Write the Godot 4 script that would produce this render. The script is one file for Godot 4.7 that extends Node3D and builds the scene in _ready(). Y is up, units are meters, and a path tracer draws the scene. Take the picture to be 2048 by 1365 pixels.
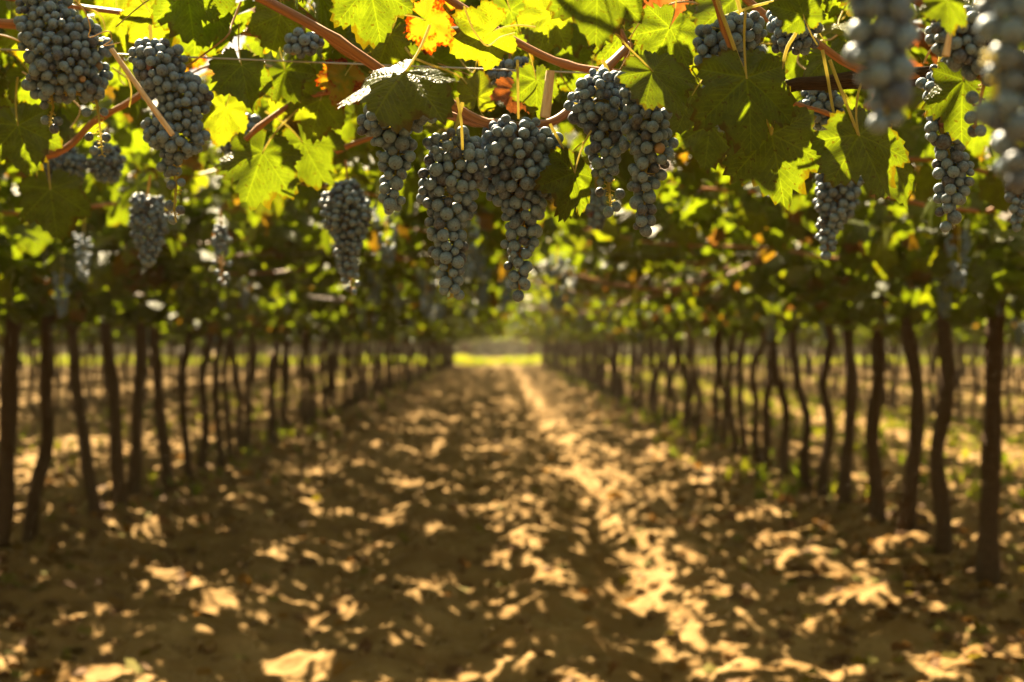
extends Node3D
# A pergola vineyard seen from under its canopy: ripe dark bunches in focus, trunk rows and dappled soil behind.

const FOCAL := 2844.0            # focal length in photograph pixels (50 mm lens on a 36 mm frame, 2048 pixels wide)
const ROW_RIGHT := 2.52
const ROW_LEFT := -2.82
const ROW_GAP := 5.55
const VINE_GAP := 0.76
const BLOCK_END := 85.0

var cam: Camera3D
var sun_way := Vector3.UP            # towards the sun
var M := {}
var used := {}
var rng := RandomNumberGenerator.new()
var noise_a := FastNoiseLite.new()
var noise_b := FastNoiseLite.new()
var noise_c := FastNoiseLite.new()
var noise_d := FastNoiseLite.new()
var leaf_hi := []                # templates: [vertices, normals, uvs, indices]
var leaf_mid := []
var leaf_low := []
var petiole_mesh := []
var leaf_mesh := []              # hi-res leaf meshes shared by the leaves built one by one
var keep_clear := []             # [x0, y0, x1, y1, depth] of the bunches and leaves in focus


# ---------------------------------------------------------------- mesh collector
class Shape:
	var v := PackedVector3Array()
	var n := PackedVector3Array()
	var u := PackedVector2Array()
	var c := PackedColorArray()
	var i := PackedInt32Array()

	func paste(t: Array, xf: Transform3D, col: Color) -> void:
		var at := v.size()
		v.append_array(xf * (t[0] as PackedVector3Array))
		n.append_array(Transform3D(xf.basis.orthonormalized(), Vector3.ZERO) * (t[1] as PackedVector3Array))
		u.append_array(t[2])
		var k := PackedColorArray()
		k.resize((t[0] as PackedVector3Array).size())
		k.fill(col)
		c.append_array(k)
		var ti: PackedInt32Array = t[3]
		for q in ti:
			i.append(q + at)

	func tube(p: Array, r: Array, sides: int, col: Color, rough := 0.0, seed_at := 0.0) -> void:
		var at := v.size()
		var count := p.size()
		var along := 0.0
		var side := Vector3.ZERO
		for k in count:
			var d: Vector3 = (p[mini(k + 1, count - 1)] - p[maxi(k - 1, 0)])
			d = d.normalized() if d.length() > 1e-9 else Vector3.UP
			if k == 0:
				side = d.cross(Vector3.RIGHT if absf(d.x) < 0.8 else Vector3.UP).normalized()
			side = (side - d * side.dot(d)).normalized()
			var other := d.cross(side)
			if k > 0:
				along += (p[k] - p[k - 1]).length()
			for s in sides + 1:
				var a := TAU * s / sides
				var o := side * cos(a) + other * sin(a)
				var wob := 1.0
				if rough > 0.0:
					wob += rough * (sin(a * 3.0 + along * 9.0 + seed_at) * 0.5 + sin(a * 5.0 - along * 23.0 + seed_at * 2.3) * 0.3 + sin(along * 41.0 + seed_at * 1.7) * 0.35)
				v.append(p[k] + o * float(r[k]) * wob)
				n.append(o)
				u.append(Vector2(float(s) / sides, along * 4.0))
				c.append(col)
		for k in count - 1:
			for s in sides:
				var a0 := at + k * (sides + 1) + s
				var b0 := a0 + sides + 1
				i.append_array(PackedInt32Array([a0, b0, a0 + 1, b0, b0 + 1, a0 + 1]))
		for end in [0, count - 1]:
			var mid := v.size()
			v.append(p[end])
			n.append((p[end] - p[1 if end == 0 else count - 2]).normalized())
			u.append(Vector2(0.5, 0))
			c.append(col)
			for s in sides:
				var a1: int = at + end * (sides + 1) + s
				i.append_array(PackedInt32Array([mid, a1, a1 + 1] if end == 0 else [mid, a1 + 1, a1]))

	func mesh(m: Material) -> ArrayMesh:
		var a := []
		a.resize(Mesh.ARRAY_MAX)
		a[Mesh.ARRAY_VERTEX] = v
		a[Mesh.ARRAY_NORMAL] = n
		a[Mesh.ARRAY_TEX_UV] = u
		a[Mesh.ARRAY_COLOR] = c
		a[Mesh.ARRAY_INDEX] = i
		var out := ArrayMesh.new()
		out.add_surface_from_arrays(Mesh.PRIMITIVE_TRIANGLES, a)
		out.surface_set_material(0, m)
		return out


# ---------------------------------------------------------------- naming
func numbered(called: String) -> String:
	var k: int = used.get(called, -1) + 1
	used[called] = k
	return called if k == 0 else "%s_%03d" % [called, k]


func tag(o: Node, label: String, category: String, group := "", kind := "") -> Node:
	if label: o.set_meta("label", label)
	if category: o.set_meta("category", category)
	if group: o.set_meta("group", group)
	if kind: o.set_meta("kind", kind)
	return o


func base(called: String, where: Vector3) -> Node3D:
	var o := Node3D.new()
	o.name = numbered(called)
	add_child(o)
	o.position = where
	return o


func put(called: String, mesh: Mesh, parent: Node, xf := Transform3D.IDENTITY, mat: Material = null) -> MeshInstance3D:
	var o := MeshInstance3D.new()
	o.name = numbered(called) if parent == self else called
	o.mesh = mesh
	o.transform = xf
	if mat: o.material_override = mat
	parent.add_child(o, true)
	return o


func lin(r: float, g: float, b: float) -> Color:
	return Color(r, g, b).linear_to_srgb()


# photograph pixel and depth in metres -> place in the vineyard
func at(px: float, py: float, depth: float) -> Vector3:
	return cam.transform * Vector3((px - 1024.0) / FOCAL * depth, -(py - 682.5) / FOCAL * depth, -depth)


func seen_at(p: Vector3) -> Vector3:
	var q := cam.transform.affine_inverse() * p
	var d := maxf(-q.z, 0.001)
	return Vector3(1024.0 + q.x / d * FOCAL, 682.5 - q.y / d * FOCAL, -q.z)


func height(x: float, z: float) -> float:
	var y := 0.0
	for r in [ROW_RIGHT, ROW_LEFT]:
		y += 0.11 * exp(-pow((x - r) / 0.55, 2))
	y -= 0.035 * exp(-pow((x - 0.75) / 0.22, 2)) + 0.045 * exp(-pow((x + 0.85) / 0.25, 2))
	y += 0.06 * noise_a.get_noise_2d(x, z) + 0.075 * noise_b.get_noise_2d(x * 0.6, z) + 0.03 * noise_c.get_noise_2d(x, z)
	y -= 0.055 * (noise_d.get_noise_2d(x, z) + 0.5) * clampf(0.6 + noise_a.get_noise_2d(z * 0.5, x * 2.0), 0.15, 1.0)    # tilled clods
	y += 0.03 * sin(x * 7.5 + 1.6 * noise_a.get_noise_2d(x * 0.5, z * 0.4)) * exp(-pow(x / 1.9, 2))                        # tine marks running down the aisle
	return y


# ---------------------------------------------------------------- materials
func plain(called: String, col: Color, rough := 0.9, spec := 0.4) -> StandardMaterial3D:
	var m := StandardMaterial3D.new()
	m.resource_name = called
	m.albedo_color = col
	m.roughness = rough
	m.metallic_specular = spec
	M[called] = m
	return m


func noise_tex(freq: float, octaves: int, lo: Color, hi: Color, size := 256, sd := 1, type := FastNoiseLite.TYPE_SIMPLEX_SMOOTH) -> ImageTexture:
	var f := FastNoiseLite.new()
	f.noise_type = type
	f.frequency = freq
	f.fractal_octaves = octaves
	f.seed = sd
	var im := f.get_seamless_image(size, size)
	im.convert(Image.FORMAT_RGB8)
	for y in size:
		for x in size:
			im.set_pixel(x, y, lo.lerp(hi, im.get_pixel(x, y).r))
	return ImageTexture.create_from_image(im)


func vein_field(size: int) -> PackedFloat32Array:
	var f := PackedFloat32Array()
	f.resize(size * size)
	var strokes := []
	for a in [[0.0, 1.0], [52.0, 0.86], [-52.0, 0.86], [108.0, 0.62], [-108.0, 0.62]]:
		var d := Vector2.UP.rotated(deg_to_rad(a[0])) * -1.0
		d = Vector2(sin(deg_to_rad(a[0])), cos(deg_to_rad(a[0])))
		var reach: float = a[1]
		strokes.append([Vector2.ZERO, d * reach, 1.9, 1.0])
		for k in 7:
			var t := 0.14 + 0.115 * k
			for s in [-1, 1]:
				var e := d.rotated(s * deg_to_rad(42.0))
				strokes.append([d * reach * t, d * reach * t + e * (0.36 - 0.028 * k) * reach, 1.0, 0.6])
	for s in strokes:
		var p0: Vector2 = s[0]
		var p1: Vector2 = s[1]
		var steps := int((p1 - p0).length() * size * 0.7) + 2
		for k in steps:
			var t := float(k) / steps
			var p := (p0.lerp(p1, t) / 2.16 + Vector2(0.5, 0.5)) * size
			var w: float = s[2] * (1.0 - 0.55 * t)
			for dy in range(-3, 4):
				for dx in range(-3, 4):
					var x := int(p.x) + dx
					var y := int(p.y) + dy
					if x < 0 or y < 0 or x >= size or y >= size: continue
					var val: float = s[3] * clampf(1.3 - Vector2(x + 0.5 - p.x, y + 0.5 - p.y).length() / w, 0.0, 1.0)
					f[y * size + x] = maxf(f[y * size + x], val)
	return f


func leaf_material(called: String, col: Color, tex: Texture2D, bump: Texture2D, through: Color, rough := 0.42) -> StandardMaterial3D:
	var m := plain(called, col, rough, 0.5)
	m.albedo_texture = tex
	m.heightmap_enabled = true
	m.heightmap_texture = bump
	m.heightmap_scale = 0.3
	m.backlight_enabled = true
	m.backlight = through
	m.cull_mode = BaseMaterial3D.CULL_DISABLED
	return m


func make_materials() -> void:
	var size := 256
	var veins := vein_field(size)
	var f := FastNoiseLite.new()
	f.frequency = 0.02
	f.fractal_octaves = 4
	f.seed = 5
	var g := FastNoiseLite.new()
	g.frequency = 0.09
	g.fractal_octaves = 3
	g.seed = 9
	var green := Image.create(size, size, false, Image.FORMAT_RGB8)
	var turned := Image.create(size, size, false, Image.FORMAT_RGB8)
	var dead := Image.create(size, size, false, Image.FORMAT_RGB8)
	var relief := Image.create(size, size, false, Image.FORMAT_RGB8)
	for y in size:
		for x in size:
			var v := veins[y * size + x]
			var blotch := f.get_noise_2d(x, y)
			var speck := g.get_noise_2d(x, y)
			var q := (Vector2(x + 0.5, y + 0.5) / size - Vector2(0.5, 0.5)) * 2.16
			var far := q.length() / leaf_reach(rad_to_deg(atan2(q.x, q.y)))
			var tone := 0.80 + 0.14 * blotch + 0.07 * speck
			var c := Color(tone, tone, tone * 0.9).lerp(Color(1.0, 1.0, 0.86), 0.75 * v)
			if speck > 0.5: c = c.lerp(Color(0.62, 0.42, 0.3), 0.75)
			c = c.lerp(Color(0.72, 0.5, 0.34), clampf((far - 0.93 + 0.12 * blotch + 0.1 * speck) * 9.0, 0, 0.8))
			if v < 0.2: c = c * (1.0 - 0.10 * absf(sin(g.get_noise_2d(x * 0.9 + 300, y * 0.9) * 9.0)))
			green.set_pixel(x, y, c)
			# yellowing blade: green kept along the veins, rust and brown scorched in from the margin
			var y2 := Color(0.9, 0.86, 0.6).lerp(Color(0.55, 0.78, 0.45), clampf(0.45 + blotch - far * 0.35, 0, 1))
			var burn := clampf((far - 0.72 + blotch * 0.75 + speck * 0.3) * 3.2, 0, 1)
			y2 = y2.lerp(Color(0.98, 0.40, 0.16), burn)
			y2 = y2.lerp(Color(0.48, 0.22, 0.12), clampf((burn - 0.75) * 2.5 + speck, 0, 0.8))
			turned.set_pixel(x, y, y2.lerp(Color(0.95, 0.9, 0.6), 0.4 * v))
			var d2 := Color(0.72, 0.62, 0.5).lerp(Color(1.0, 0.86, 0.7), clampf(0.5 + blotch + speck * 0.5, 0, 1))
			dead.set_pixel(x, y, d2.lerp(Color(0.6, 0.45, 0.35), 0.5 * v))
			var r := clampf(0.5 + 0.22 * g.get_noise_2d(x * 1.6, y * 1.6) - 0.4 * v, 0, 1)
			relief.set_pixel(x, y, Color(r, r, r))
	var tg := ImageTexture.create_from_image(green)
	var tt := ImageTexture.create_from_image(turned)
	var td := ImageTexture.create_from_image(dead)
	var tr := ImageTexture.create_from_image(relief)
	var through := lin(1.42, 1.42, 0.5)
	leaf_material("leaf green", lin(0.185, 0.245, 0.018), tg, tr, through, 0.38)
	leaf_material("leaf yellow", lin(0.28, 0.325, 0.02), tg, tr, through, 0.5)
	leaf_material("leaf turning", lin(0.34, 0.26, 0.03), tt, tr, lin(1.4, 1.25, 0.6), 0.55)
	leaf_material("leaf dry", lin(0.30, 0.15, 0.06), td, tr, lin(1.0, 0.8, 0.5), 0.75)
	var fol := leaf_material("foliage", Color.WHITE, tg, tr, through)
	fol.vertex_color_use_as_albedo = true

	# berries: dark skin under a pale waxy bloom that is rubbed in places
	for b in [["grape bloom", Color(0.265, 0.325, 0.40), Color(0.385, 0.475, 0.555), 3], ["grape dusky", Color(0.185, 0.215, 0.28), Color(0.35, 0.425, 0.50), 4], ["grape rubbed", Color(0.10, 0.085, 0.13), Color(0.30, 0.35, 0.43), 6]]:
		var t := Image.create(128, 64, false, Image.FORMAT_RGB8)
		var n1 := FastNoiseLite.new()
		n1.seed = b[3]
		n1.frequency = 0.9
		n1.fractal_octaves = 4
		for y in 64:
			for x in 128:
				var th := PI * (y + 0.5) / 64
				var ph := TAU * (x + 0.5) / 128
				var p := Vector3(sin(th) * cos(ph), cos(th), sin(th) * sin(ph))
				var w := clampf(0.62 + 0.85 * n1.get_noise_3dv(p * 2.6) + 0.25 * n1.get_noise_3dv(p * 9.0), 0, 1)
				var col: Color = (b[1] as Color).lerp(b[2], w)
				if n1.get_noise_3dv(p * 5.0 + Vector3.ONE * 7) > 0.5: col = col.darkened(0.45)
				if p.y < -0.988: col = Color(0.16, 0.12, 0.09)     # blossom scar at the berry's free end
				t.set_pixel(x, y, col)
		var gm := plain(b[0], Color.WHITE, 0.5, 0.5)
		gm.albedo_texture = ImageTexture.create_from_image(t)
		gm.rim_enabled = true
		gm.rim = 0.2
		gm.rim_tint = 0.0
	plain("grape red", lin(0.09, 0.028, 0.026), 0.4, 0.5)
	plain("grape pale", lin(0.22, 0.14, 0.07), 0.5, 0.5)
	var st := plain("stalk", lin(0.30, 0.25, 0.06), 0.6)
	st.backlight_enabled = true
	st.backlight = lin(0.8, 0.7, 0.25)
	var sb := plain("stalk brown", lin(0.22, 0.12, 0.04), 0.7)
	sb.backlight_enabled = true
	sb.backlight = lin(0.4, 0.3, 0.1)

	var cane := plain("cane", Color.WHITE, 0.55, 0.45)
	cane.albedo_texture = noise_tex(0.03, 3, lin(0.17, 0.06, 0.016), lin(0.36, 0.14, 0.035), 128, 11)
	cane.uv1_scale = Vector3(2, 0.35, 1)
	var drycane := plain("dry cane", Color.WHITE, 0.7, 0.4)
	drycane.albedo_texture = noise_tex(0.04, 3, lin(0.42, 0.28, 0.15), lin(0.66, 0.50, 0.32), 128, 12)
	var bark := plain("bark", Color.WHITE, 0.95, 0.25)
	bark.albedo_texture = noise_tex(0.05, 4, lin(0.035, 0.02, 0.01), lin(0.17, 0.10, 0.05), 256, 13)
	bark.heightmap_enabled = true
	bark.heightmap_texture = noise_tex(0.06, 4, Color.BLACK, Color.WHITE, 256, 14)
	bark.heightmap_scale = 1.2
	bark.uv1_scale = Vector3(3, 0.6, 1)
	var steel := plain("steel", lin(0.34, 0.33, 0.30), 0.6, 0.4)
	steel.metallic = 0.5

	var soil := plain("soil", Color.WHITE, 0.97, 0.2)
	soil.albedo_texture = noise_tex(0.012, 5, lin(0.12, 0.064, 0.018), lin(0.285, 0.188, 0.08), 512, 15)
	soil.uv1_triplanar = true
	soil.uv1_world_triplanar = true
	soil.uv1_scale = Vector3.ONE * 0.37
	soil.heightmap_enabled = true
	soil.heightmap_texture = noise_tex(0.03, 5, Color.BLACK, Color.WHITE, 512, 16)
	soil.heightmap_scale = 4.0
	var clod := plain("clod", Color.WHITE, 0.97, 0.2)
	clod.vertex_color_use_as_albedo = true
	var lit := plain("litter", Color.WHITE, 0.8, 0.3)
	lit.vertex_color_use_as_albedo = true
	lit.cull_mode = BaseMaterial3D.CULL_DISABLED
	lit.backlight_enabled = true
	lit.backlight = lin(0.8, 0.7, 0.4)
	var gr := plain("grass blade", Color.WHITE, 0.6, 0.4)
	gr.vertex_color_use_as_albedo = true
	gr.cull_mode = BaseMaterial3D.CULL_DISABLED
	gr.backlight_enabled = true
	gr.backlight = lin(1.3, 1.25, 0.4)


# ---------------------------------------------------------------- leaves
func leaf_reach(deg: float) -> float:
	var r := 0.0
	for l in [[0.0, 1.0, 44.0], [53.0, 0.87, 40.0], [-53.0, 0.87, 40.0], [107.0, 0.66, 42.0], [-107.0, 0.66, 42.0], [148.0, 0.50, 40.0], [-148.0, 0.50, 40.0]]:
		var d: float = absf(deg - l[0]) / l[2]
		r = maxf(r, l[1] * (1.0 - 0.46 * pow(d, 1.35)))
	return maxf(r, 0.14)


func leaf_template(angles: Array, rings: Array, sd: int, teeth: float, petiole: bool) -> Array:
	var r := RandomNumberGenerator.new()
	r.seed = sd
	var fold := r.randf_range(0.05, 0.38)
	var droop := r.randf_range(0.02, 0.34)
	var wave := r.randf_range(0.07, 0.2)
	var ph := r.randf() * TAU
	var skew := r.randf_range(-0.12, 0.12)
	var v := PackedVector3Array()
	var u := PackedVector2Array()
	var idx := PackedInt32Array()
	v.append(Vector3.ZERO)
	u.append(Vector2(0.5, 0.5))
	var na := angles.size()
	var ragged := []
	for k in na:
		ragged.append(1.0 + teeth * (1.0 if k % 2 == 0 else -1.0) * r.randf_range(0.55, 1.35) + r.randf_range(-0.02, 0.02))
		if teeth > 0.0 and r.randf() < 0.03: ragged[k] *= 0.8
	for ring in rings:
		for k in na:
			var a: float = deg_to_rad(angles[k])
			var reach: float = leaf_reach(angles[k]) * (ragged[k] if ring > 0.99 else 1.0)
			var x: float = sin(a) * reach * ring
			var y: float = cos(a) * reach * ring
			x += skew * y * y
			var q := Vector2(x, y).length()
			var z := -fold * absf(x) * (0.6 + 0.4 * q) - droop * y * absf(y) * (1.0 if y > 0 else 0.4) + wave * q * q * sin(3.0 * a + ph) + 0.05 * q * sin(7.0 * a - ph)
			v.append(Vector3(x, y, z))
			u.append(Vector2(x, y) / 2.16 + Vector2(0.5, 0.5))
	var nr := rings.size()
	for k in na - 1:
		idx.append_array(PackedInt32Array([0, 1 + k, 2 + k]))
		for q in nr - 1:
			var a0 := 1 + q * na + k
			var b0 := a0 + na
			idx.append_array(PackedInt32Array([a0, b0, b0 + 1, a0, b0 + 1, a0 + 1]))
	var n := PackedVector3Array()
	n.resize(v.size())
	for t in range(0, idx.size(), 3):
		var fn := (v[idx[t + 2]] - v[idx[t]]).cross(v[idx[t + 1]] - v[idx[t]])
		for q in 3:
			n[idx[t + q]] += fn
	for k in n.size():
		n[k] = n[k].normalized()
	if petiole:
		var s := Shape.new()
		var lean := r.randf_range(-0.2, 0.2)
		s.tube([Vector3(0, 0.02, 0.005), Vector3(lean * 0.3, -0.25, 0.05), Vector3(lean, -0.55, 0.16), Vector3(lean * 2.0, -0.8, 0.34)], [0.016, 0.014, 0.015, 0.02], 4, Color.WHITE)
		var off := v.size()
		v.append_array(s.v)
		n.append_array(s.n)
		for k in s.v.size():
			u.append(Vector2(0.5, 0.5))
		for q in s.i:
			idx.append(q + off)
	return [v, n, u, idx]


func make_leaf_templates() -> void:
	var fine := []
	for k in 69:
		fine.append(-170.0 + 340.0 * k / 68.0)
	var mid := []
	for k in 29:
		mid.append(-168.0 + 336.0 * k / 28.0)
	var low := [-160.0, -107.0, -80.0, -53.0, -27.0, 0.0, 27.0, 53.0, 80.0, 107.0, 160.0]
	for k in 8:
		var t := leaf_template(fine, [0.4, 0.75, 1.0], 100 + k, 0.045, false)
		leaf_hi.append(t)
		var s := Shape.new()
		s.paste(t, Transform3D.IDENTITY, Color.WHITE)
		leaf_mesh.append(s.mesh(M["leaf green"]))
		var lean := 0.2 * sin(k * 2.4)
		var st := Shape.new()
		st.tube(smooth([Vector3(0, 0.02, 0.0), Vector3(lean * 0.3, -0.25, 0.05), Vector3(lean, -0.55, 0.16), Vector3(lean * 2.0, -0.8, 0.34)], 2), taper(7, 0.014, 0.02), 5, Color.WHITE)
		petiole_mesh.append(st.mesh(M["stalk"]))
		leaf_mid.append(leaf_template(mid, [0.55, 1.0], 200 + k, 0.05, true))
		leaf_low.append(leaf_template(low, [1.0], 300 + k, 0.0, false))


# a leaf hanging in the canopy: its tip points out and down
func leaf_pose(r: RandomNumberGenerator, p: Vector3, size: float) -> Transform3D:
	var az := r.randf() * TAU
	var dip := deg_to_rad(r.randf_range(2.0, 78.0))
	var y := Vector3(cos(az) * cos(dip), -sin(dip), sin(az) * cos(dip))
	var up := Vector3.UP.rotated(y, r.randfn(0.0, 0.55))
	var z := (up - y * up.dot(y)).normalized()
	var x := y.cross(z).normalized()
	return Transform3D(Basis(x * size, y * size, z * size), p)


const TONES := ["leaf green", "leaf green", "leaf green", "leaf yellow", "leaf turning", "leaf dry"]


func leaf_tone(r: RandomNumberGenerator) -> int:
	var k := r.randf()
	return 0 if k < 0.10 else 1 if k < 0.42 else 2 if k < 0.79 else 3 if k < 0.93 else 4 if k < 0.98 else 5


func tone_color(r: RandomNumberGenerator, k: int) -> Color:
	var c: Color = Color(0.185, 0.245, 0.018) if k < 3 else [Color(0.28, 0.325, 0.02), Color(0.30, 0.17, 0.03), Color(0.26, 0.12, 0.05)][k - 3]
	var w := r.randf_range(0.85, 1.12)
	return Color(c.r * w, c.g * w, c.b * w)


# where the leaves of one vine hang, relative to its foot: [place, size, tone]
func canopy_spots(r: RandomNumberGenerator, count: int, sd: int, opening := 0.8, thick := 0.45) -> Array:
	var clump := FastNoiseLite.new()
	clump.seed = sd
	clump.frequency = 0.9
	clump.fractal_octaves = 2
	var out := []
	var tries := 0
	while out.size() < count and tries < count * 6:
		tries += 1
		var x := r.randf_range(-2.85, 2.85)
		var z := r.randf_range(-0.55, 0.55)
		if clump.get_noise_2d(x * 1.6, z * 1.6) * 1.7 + 0.5 < r.randf() - 0.1: continue
		if r.randf() < smoothstep(1.8, 2.3, absf(x)) * opening: continue
		var over_row := exp(-pow(x / 0.9, 2))
		var low := 1.67 - 0.36 * over_row
		var high := 1.67 + thick + 0.1 * over_row
		var y := lerpf(low, high, pow(r.randf(), 0.8))
		out.append([Vector3(x, y, z), r.randf_range(0.06, 0.104), leaf_tone(r)])
	return out


# ---------------------------------------------------------------- trunks and canes
func trunk_mesh(path: Array, girth: float, sd: int) -> ArrayMesh:
	var s := Shape.new()
	var p := []
	var rad := []
	var c := Curve3D.new()
	for q in path: c.add_point(q)
	var count := 15
	for k in count:
		var t := float(k) / (count - 1)
		var f := t * (path.size() - 1)
		var a := int(f)
		var w := f - a
		var p0: Vector3 = path[maxi(a - 1, 0)]
		var p1: Vector3 = path[a]
		var p2: Vector3 = path[mini(a + 1, path.size() - 1)]
		var p3: Vector3 = path[mini(a + 2, path.size() - 1)]
		p.append(p1.cubic_interpolate(p2, p0, p3, w))
		rad.append(girth * (1.0 + 0.55 * exp(-t * 14.0) - 0.18 * t + 0.32 * exp(-pow((t - 1.0) / 0.09, 2))))
	s.tube(p, rad, 11, Color.WHITE, 0.22, sd * 1.37)
	return s.mesh(M["bark"])


func wander(a: Vector3, b: Vector3, count: int, r: RandomNumberGenerator, amount: float) -> Array:
	var out := []
	var off := Vector3.ZERO
	for k in count:
		var t := float(k) / (count - 1)
		off += Vector3(r.randfn(), r.randfn() * 0.6, r.randfn()) * amount / sqrt(count)
		out.append(a.lerp(b, t) + off * (1.0 - pow(2.0 * t - 1.0, 4)))
	return out


func taper(count: int, r0: float, r1: float) -> Array:
	var out := []
	for k in count:
		out.append(lerpf(r0, r1, float(k) / (count - 1)))
	return out


func tube_mesh(p: Array, r0: float, r1: float, sides: int, mat: String, rough := 0.0) -> ArrayMesh:
	var s := Shape.new()
	s.tube(p, taper(p.size(), r0, r1), sides, Color.WHITE, rough, p[0].x * 7.0)
	return s.mesh(M[mat])


# ---------------------------------------------------------------- grapes
var berry: ArrayMesh
var berry_low: Array


func sphere_template(seg: int, rings: int) -> Array:
	var v := PackedVector3Array()
	var u := PackedVector2Array()
	var idx := PackedInt32Array()
	for y in rings + 1:
		for x in seg + 1:
			var th := PI * y / rings
			var ph := TAU * x / seg
			v.append(Vector3(sin(th) * cos(ph), cos(th) * 1.04, sin(th) * sin(ph)))
			u.append(Vector2(float(x) / seg, float(y) / rings))
	for y in rings:
		for x in seg:
			var a := y * (seg + 1) + x
			var b := a + seg + 1
			if y > 0: idx.append_array(PackedInt32Array([a, b, a + 1]))
			if y < rings - 1: idx.append_array(PackedInt32Array([b, b + 1, a + 1]))
	return [v, v.duplicate(), u, idx]


func berries_in(outline: Array, depth: float, r: RandomNumberGenerator, size: float) -> Array:
	# outline: rows of [y, x left, x right] in the photograph, from the top down; the bunch is as deep as it is wide
	var rows := []
	for o in outline:
		rows.append([at((o[1] + o[2]) * 0.5, o[0], depth), (o[2] - o[1]) * 0.5 / FOCAL * depth])
	var spots := []
	var weight := []
	var total := 0.0
	for k in rows.size() - 1:
		total += ((rows[k][0] - rows[k + 1][0]) as Vector3).length() * (rows[k][1] + rows[k + 1][1])
		weight.append(total)
	var misses := 0
	while misses < 3200 and spots.size() < 280:
		var w := r.randf() * total
		var k := 0
		while weight[k] < w: k += 1
		var t := r.randf()
		var axis: Vector3 = (rows[k][0] as Vector3).lerp(rows[k + 1][0], t)
		var rad := size * clampf(r.randfn(1.0, 0.14), 0.6, 1.22)
		var reach: float = maxf(lerpf(rows[k][1], rows[k + 1][1], t) - rad, 0.001)
		var a := r.randf() * TAU
		reach *= clampf(1.0 + 0.5 * noise_b.get_noise_3d(cos(a) * 0.5 + depth * 9.0, axis.y * 14.0, sin(a) * 0.5), 0.68, 1.18)
		var q := reach * sqrt(r.randf_range(0.35, 1.0))
		var p := axis + Vector3(cos(a) * q, r.randf_range(-0.003, 0.003), sin(a) * q * 0.85)
		var ok := true
		for s in spots:
			if (s[0] as Vector3).distance_squared_to(p) < pow((s[1] + rad) * 0.79, 2):
				ok = false
				break
		if ok: spots.append([p, rad, axis])
		else: misses += 1
	for turn in 8:
		for i in spots.size():
			for j in i:
				var d: Vector3 = spots[i][0] - spots[j][0]
				var need: float = (spots[i][1] + spots[j][1]) * 0.97
				var l2 := d.length_squared()
				if l2 < need * need and l2 > 1e-10:
					var l := sqrt(l2)
					var push := d / l * (need - l) * 0.25
					spots[i][0] += push
					spots[j][0] -= push
	return spots


func add_bunch(spec: Dictionary) -> Node3D:
	var r := RandomNumberGenerator.new()
	r.seed = hash(spec.label)
	var outline: Array = spec.outline
	var depth: float = spec.depth
	var size: float = spec.get("berry", 0.0073)
	var foot := at((outline[0][1] + outline[0][2]) * 0.5, outline[0][0], depth)
	var b := base("grape_bunch", foot)
	tag(b, spec.label, "grapes", spec.get("group", "bunches of dark grapes hanging from the canopy"))
	var spots := berries_in(outline, depth, r, size)
	var st := Shape.new()
	var axis := [at(spec.hang[0], spec.hang[1], depth) if spec.has("hang") else foot + Vector3(0.004, 0.05, 0)]
	for o in outline:
		axis.append(at((o[1] + o[2]) * 0.5 + r.randf_range(-3, 3), o[0], depth))
	for tail in spec.get("tails", []):
		var tp := []
		for q in tail[0]: tp.append(at(q[0], q[1], depth) - foot)
		st.tube(tp, taper(tp.size(), 0.0022, 0.0014), 5, Color.WHITE, 0.2, 1.0)
		for k in 22:                                          # bare little pedicels left where berries dropped
			var t := r.randf()
			var f := t * (tp.size() - 1)
			var from: Vector3 = tp[int(f)].lerp(tp[mini(int(f) + 1, tp.size() - 1)], f - int(f))
			var d := Vector3(r.randfn(), r.randfn() * 0.5 - 0.2, r.randfn()).normalized() * r.randf_range(0.004, 0.009)
			st.tube([from, from + d * 0.6, from + d], [0.0008, 0.0008, 0.0014], 4, Color.WHITE)
		for q in tail[1]:
			var p := at(q[0], q[1], depth + r.randf_range(-0.012, 0.012))
			var near: Vector3 = tp[0] + foot
			for w in 30:
				var f := w / 29.0 * (tp.size() - 1)
				var c: Vector3 = tp[int(f)].lerp(tp[mini(int(f) + 1, tp.size() - 1)], f - int(f)) + foot
				if c.distance_squared_to(p) < near.distance_squared_to(p): near = c
			spots.append([p, size * r.randf_range(0.8, 1.02), near + Vector3(0, 0.002, 0)])
	var local := []
	for q in axis: local.append(q - foot)
	st.tube(local, taper(local.size(), 0.0026, 0.0013), 6, Color.WHITE, 0.15, 0.5)
	for s in spots:
		var d: Vector3 = s[0] - s[2]
		if d.length() < 0.001: d = Vector3(0, -0.002, 0.001)
		var up: Vector3 = -(d.normalized() * 0.8 + Vector3(0, -0.55, 0)).normalized()    # the stalk end of the berry
		st.tube([s[2] - foot + Vector3(0, 0.004, 0), (s[2] as Vector3).lerp(s[0], 0.5) - foot + Vector3(0, 0.002, 0), s[0] + up * float(s[1]) * 0.9 - foot], [0.0009, 0.0008, 0.0013], 3, Color.WHITE)
		var y := up
		var x := y.cross(Vector3(r.randfn(), r.randfn(), r.randfn())).normalized()
		var z := x.cross(y)
		var w: float = s[1]
		var pick := r.randf()
		var m := "grape bloom" if pick < 0.6 else "grape dusky" if pick < 0.88 else "grape rubbed" if pick < 0.988 else "grape red" if pick < 0.995 else "grape pale"
		if pick > 0.99: w *= 0.85
		put("grape", berry, b, Transform3D(Basis(x * w * r.randf_range(0.95, 1.03), y * w * r.randf_range(0.95, 1.08), z * w), s[0] - foot), M[m])
	put("stem", st.mesh(M["stalk" if depth < 2.1 and r.randf() < 0.7 else "stalk brown"]), b)
	return b


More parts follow.
